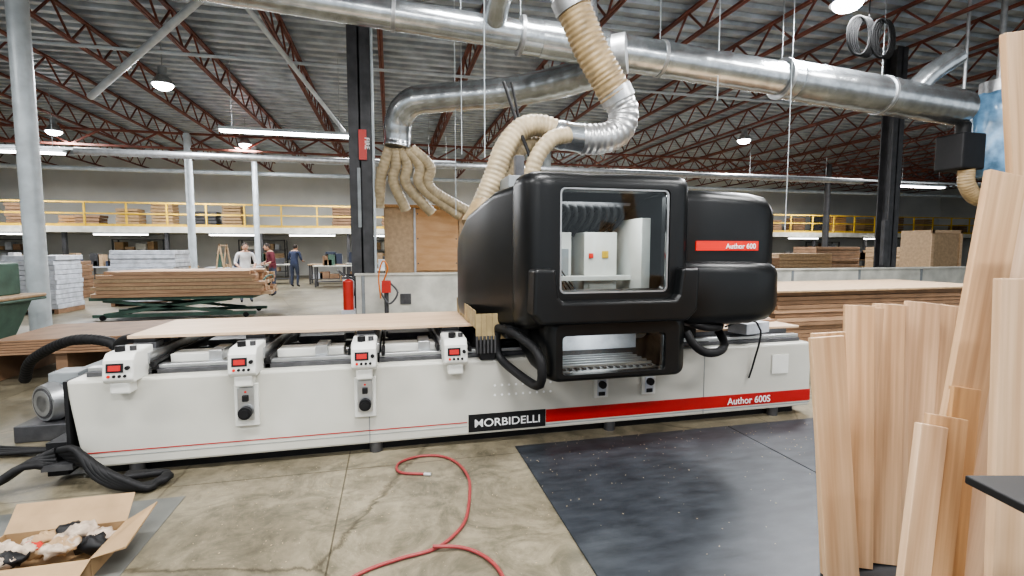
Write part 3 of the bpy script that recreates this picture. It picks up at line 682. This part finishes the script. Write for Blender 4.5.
for k in range(18):
    cx,cy=R.uniform(-.21,.21),R.uniform(-.12,.12); rad=R.uniform(.035,.06); b.ball((cx,cy,.08+R.uniform(0,.05)),rad,[M_paper,M_paper,M_card,M_paper,M_blackm][k%5] if k!=7 else M_extred,10,(1.4,1,.7))
o=b.build('crumpled_paper',r)
tx=bpy.data.textures.new('crumple','CLOUDS'); tx.noise_scale=.025
dm=o.modifiers.new('d','DISPLACE'); dm.texture=tx; dm.strength=.06
b=MB()
b.box(7.0,10.6,1.5,2.9,.12,.14,M_mdf)
for xx in (7.1,8.6,10.2): b.box(xx,xx+.15,1.5,2.9,0,.12,M_mdf)
for k in range(16):
    z=.14+k*.056; o=R.uniform(-.04,.04); b.box(7.0+o,10.6+o,1.5+R.uniform(-.03,.03),2.9,z,z+.05,M_mdf if R.random()<.75 else M_boardb)
b.box(6.75,10.7,1.4,2.95,1.04,1.065,M_mdfl,.015)
b.build('panel_stack',bevel=.002)
b=MB()
for k in range(8): b.box(8.6+.05*k,11.5,3.2,4.6,.5+k*.04,.535+k*.04,M_mdf if k%2 else M_mdfl)
for xx in (8.9,11.0): b.box(xx,xx+.12,3.3,4.5,0,.5,M_mdf)
b.build('panel_stack',bevel=.002)
q=P(1.40,11.5,0)
b=MB(); x,y=q[0],q[1]
b.box(x-.6,x+.6,y,y+.9,.5,2.15,M_mdfl)
for dx in (-.6,.5): b.box(x+dx,x+dx+.1,y-.03,y,.5,2.15,M_board)
for z in (.5,2.05): b.box(x-.6,x+.6,y-.03,y,z,z+.1,M_board)
b.box(x-.6,x+.6,y,y+.9,0,.5,M_mdf)
b.build('wooden_crate',bevel=.004)

# ------------------------------------------------------------ leaning planks
def plank(base,top,w,t,m,yaw=0,name='lumber_plank'):
    a=Vector(bay(*base)); c=Vector(bay(*top)); ax=(c-a); Ln=ax.length; ax.normalize()
    wd=Vector((math.cos(-YAW+yaw),math.sin(-YAW+yaw),0)); wd=(wd-ax*wd.dot(ax)).normalized(); n=ax.cross(wd)
    mx=Matrix((( wd.x,n.x,ax.x,a.x),(wd.y,n.y,ax.y,a.y),(wd.z,n.z,ax.z,a.z),(0,0,0,1)))
    return MB().box(-w/2,w/2,-t/2,t/2,0,Ln,m).build(name,mx=mx,bevel=.003)
Z=.016
plank((1.58,2.28,Z),(1.505,2.37,1.18),.17,.025,M_plank_pink,.1)
plank((1.60,2.34,Z),(1.55,2.43,1.19),.17,.025,M_plank,.12)
plank((1.72,2.38,Z),(1.78,2.55,1.31),.14,.025,M_plank,-.15)
plank((1.79,2.42,Z),(1.87,2.59,1.295),.15,.025,M_plank_pink,.12)
plank((1.87,2.41,Z),(1.97,2.60,1.31),.15,.03,M_plank,-.1)
plank((1.95,2.45,Z),(2.08,2.64,1.30),.16,.025,M_plank_pink,.1)
plank((2.03,2.46,Z),(2.18,2.64,1.315),.17,.03,M_plank,-.08)
plank((2.12,2.50,Z),(2.30,2.69,1.30),.18,.03,M_plank,.0)
plank((2.21,2.52,Z),(2.42,2.71,1.285),.18,.03,M_plank_pink,.05)
plank((2.30,2.55,Z),(2.54,2.74,1.25),.20,.03,M_plank,.05)
plank((1.43,1.72,Z),(1.60,1.86,.93),.12,.03,M_plank_pink,.15)
plank((1.53,1.76,Z),(1.69,1.90,.95),.14,.03,M_plank,-.1)
plank((1.64,1.80,Z),(1.80,1.95,1.05),.12,.025,M_plank_or,.1)
plank((1.62,1.87,Z),(1.985,2.04,1.9),.16,.03,M_plank,.05)
plank((1.76,1.90,Z),(2.15,2.08,1.82),.16,.03,M_plank_pink,.0)
plank((2.50,2.24,Z),(2.11,2.16,2.50),.15,.03,M_plank,.1)
plank((1.69,1.60,Z),(1.70,1.68,1.50),.15,.03,M_plank_pink,.1)
plank((1.86,1.66,Z),(1.90,1.76,1.75),.15,.03,M_plank,.05)
r=MB(); 
p=bay(1.52,1.02); 
r.box(p[0]-.36,p[0]+.36,p[1]-.22,p[1]+.22,1.0,1.022,M_blackm,-YAW); r.box(p[0]-.34,p[0]+.34,p[1]-.2,p[1]+.2,.3,.32,M_blackm,-YAW)
for dx in (-.0,.32):
    for dy in (-.19,.19): r.box(p[0]+dx-.015,p[0]+dx+.015,p[1]+dy-.015,p[1]+dy+.015,0,1.0,M_blackm)
r.build('black_side_table',bevel=.004)

# ------------------------------------------------------------ benches & background clutter
def bench(s,d,w=2.0,l=.8,h=.9):
    b=MB(); b.box(s,s+w,d,d+l,h-.05,h,R.choice([M_mdfl,M_lowwall,M_greyl])); b.box(s+.1,s+w-.1,d+.1,d+l-.1,.2,.24,M_steel)
    for x in (s+.05,s+w-.12):
        for y in (d+.05,d+l-.12): b.box(x,x+.07,y,y+.07,0,h-.05,M_steel)
    for k in range(R.randint(4,8)):
        x=s+R.uniform(.1,w-.5); ww=R.uniform(.1,.45); hh=R.uniform(.08,.6); b.box(x,x+ww,d+.15,d+.5,h,h+hh,R.choice([M_mdf,M_greyl,M_steel,M_card,M_green,M_mdfl,M_jeans]))
    for k in range(3):
        x=s+R.uniform(.1,w-.6); b.box(x,x+.4,d+.15,d+.55,.24,.24+R.uniform(.1,.35),R.choice([M_mdf,M_greyl,M_steel,M_card]))
    b.build('workbench',bevel=.004)
for s,d in ((-14,17),(-11,15.8),(-10.2,19),(-7.5,18),(-6.8,15.5),(-4.4,20.5),(-4.6,16.8),(-1,18),(0,21.5),(1.6,13.5),(-13,21.5),(6,19),(10,16),(13.5,19),(17,17),(20,20),(23,18),(27,21),(11.3,13),(31,22),(15,14.5),(20,15.5),(29,17),(-1.5,20),(1.8,17)): bench(s,d,R.uniform(1.6,2.4))
def rack(s,d,w=2.4,h=2.1):
    b=MB()
    for x in (s,s+w-.06):
        for y in (d,d+.6): b.box(x,x+.06,y,y+.06,0,h,M_colgrey)
    for z in (.3,.9,1.5,2.05): b.box(s,s+w,d,d+.66,z,z+.04,M_steel)
    for z in (.34,.94,1.54):
        x=s+.1
        while x<s+w-.5:
            ww=R.uniform(.2,.5); b.box(x,x+ww,d+.05,d+.55,z,z+R.uniform(.15,.48),R.choice([M_mdf,M_card,M_greyl,M_white,M_mdfl])); x+=ww+.06
    b.build('storage_rack')
for s in (-18,-12,-6,1,7.5,14,19,26,32): rack(s,26.4)
b=MB()
x,y=-3.3,13.4
for k in range(2): b.bar((x+k*.5,y,0),(x+.25,y,1.75),.05,.04,M_mdfl); b.bar((x+k*.5,y+.7,0),(x+.25,y+.7,1.75),.05,.04,M_mdfl)
b.bar((x+.25,y,1.7),(x+.25,y+.7,1.7),.05,.05,M_mdfl); b.bar((x+.1,y,.7),(x+.4,y,.7),.04,.04,M_mdfl)
b.build('a_frame_trestle')

# ------------------------------------------------------------ people
def skin_obj(name,verts,edges,radii,sub=2,root=0):
    me=bpy.data.meshes.new(name+'_sk'); me.from_pydata(verts,edges,[]); ob=bpy.data.objects.new(name+'_tmp',me); COL.objects.link(ob)
    sm=ob.modifiers.new('s','SKIN'); sm.use_smooth_shade=True
    layer=me.skin_vertices[0] if me.skin_vertices else None
    if layer is None:
        bpy.context.view_layer.objects.active=ob; bpy.ops.object.mode_set(mode='EDIT'); bpy.ops.object.mode_set(mode='OBJECT'); layer=me.skin_vertices[0]
    roots=root if isinstance(root,(list,tuple)) else [root]
    for i,rd in enumerate(radii):
        layer.data[i].radius=rd if isinstance(rd,tuple) else (rd,rd); layer.data[i].use_root=(i in roots)
    ss=ob.modifiers.new('u','SUBSURF'); ss.levels=sub; ss.render_levels=sub
    dg=bpy.context.evaluated_depsgraph_get(); dg.update(); m2=bpy.data.meshes.new_from_object(ob.evaluated_get(dg)); m2.name=name
    bpy.data.objects.remove(ob); o=bpy.data.objects.new(name,m2); COL.objects.link(o)
    for p in m2.polygons: p.use_smooth=True
    return o
def person(loc,rz,shirt,pants=M_jeans,bend=.25,name='person'):
    root=empty(name,loc,rz)
    V=[(0,0,.98),(0,-.01,1.15),(0,-.02*bend*4,1.32),(0,-.03-bend*.1,1.46),(0,-.05-bend*.15,1.56),
       (.20,-.03-bend*.1,1.43),(.27,-.06,1.17),(.20,-.32,1.08),
       (-.20,-.03-bend*.1,1.43),(-.27,-.06,1.17),(-.20,-.32,1.08),
       (.10,0,.90),(.11,-.02,.50),(.12,.02,.10),(.13,-.13,.045),
       (-.10,0,.90),(-.12,-.05,.50),(-.13,.03,.10),(-.14,-.12,.045)]
    E=[(0,1),(1,2),(2,3),(3,4),(3,5),(5,6),(6,7),(3,8),(8,9),(9,10),(0,11),(11,12),(12,13),(13,14),(0,15),(15,16),(16,17),(17,18)]
    Rr=[(.16,.11),(.15,.11),(.17,.12),(.13,.10),(.055,.055),(.07,.065),(.045,.045),(.03,.03),(.07,.065),(.045,.045),(.03,.03),(.10,.10),(.062,.062),(.045,.045),(.04,.03),(.10,.10),(.062,.062),(.045,.045),(.04,.03)]
    o=skin_obj('body',V,E,Rr,2,0); me=o.data; me.materials.clear()
    for m in (shirt,pants,M_skin,M_blackm): me.materials.append(m)
    for p in me.polygons:
        c=p.center
        if c.z<.10: i=3
        elif c.z<.96 : i=1
        elif c.z>1.50: i=2
        elif c.y<-.14 and abs(c.x)>.14 and c.z<1.25: i=2
        else: i=0
        p.material_index=i
    o.parent=root
    hc=Vector((0,-.09-bend*.2,1.655))
    b=MB(); b.ball(hc,.105,M_skin,12,(.74,.9,1.12)); b.ball(hc+Vector((0,-.03,-.07)),.06,M_skin,10,(.85,.9,.7)); b.ball(hc+Vector((0,.015,.028)),.108,M_hair,12,(.80,.93,1.0))
    b.ball(hc+Vector((0,-.105,-.015)),.018,M_skin,6,(.8,1,1.4))
    for sx in (-1,1): b.ball(hc+Vector((sx*.08,.0,-.01)),.025,M_skin,6,(.4,.8,1.2)); b.ball(hc+Vector((sx*.03,-.088,.015)),.011,M_hair,6)
    b.box(hc.x-.022,hc.x+.022,hc.y-.094,hc.y-.08,hc.z-.062,hc.z-.055,M_redhose)
    b.build('head',root)
    for sx in (-1,1):
        bx,by,bz=.20*sx,-.32,1.08
        V=[(bx,by+.01,bz),(bx,by-.05,bz-.01)];E=[(0,1)];Rd=[(.024,.018),(.034,.016)];roots=[0]
        for k,ln in enumerate((.07,.08,.075,.06)):
            ox=(-.027+.018*k); i=len(V); V+=[(bx+ox,by-.06,bz-.01),(bx+ox,by-.06-ln*.5,bz-.018),(bx+ox,by-.06-ln*.85,bz-.045)]; E+=[(i,i+1),(i+1,i+2)]; Rd+=[.009,.0085,.007]; roots.append(i)
        i=len(V); V+=[(bx-sx*.025,by-.02,bz-.01),(bx-sx*.055,by-.05,bz-.02),(bx-sx*.06,by-.08,bz-.035)]; E+=[(i,i+1),(i+1,i+2)]; Rd+=[.011,.010,.008]; roots.append(i)
        h=skin_obj('hand',V,E,Rd,1,roots); h.data.materials.clear(); h.data.materials.append(M_skin); h.parent=root
    return root
person((-2.05,12.3,0),math.radians(20),M_shirtw)
person((-1.75,14.4,0),math.radians(-60),M_shirtm,bend=.4)
person((-1.75,18.3,0),math.radians(160),M_shirtb)

# ------------------------------------------------------------ world & camera
w=bpy.data.worlds.new('world'); scene.world=w; w.use_nodes=True
w.node_tree.nodes['Background'].inputs[0].default_value=(.86,.93,1,1); w.node_tree.nodes['Background'].inputs[1].default_value=.95
cam=bpy.data.cameras.new('camera'); co=bpy.data.objects.new('camera',cam); COL.objects.link(co)
cam.sensor_width=36; cam.lens=500/1024*36; cam.clip_start=.05; cam.clip_end=200
co.location=(CX,CY,CZ); co.rotation_euler=(math.radians(90-4.5),0,-YAW)
scene.camera=co
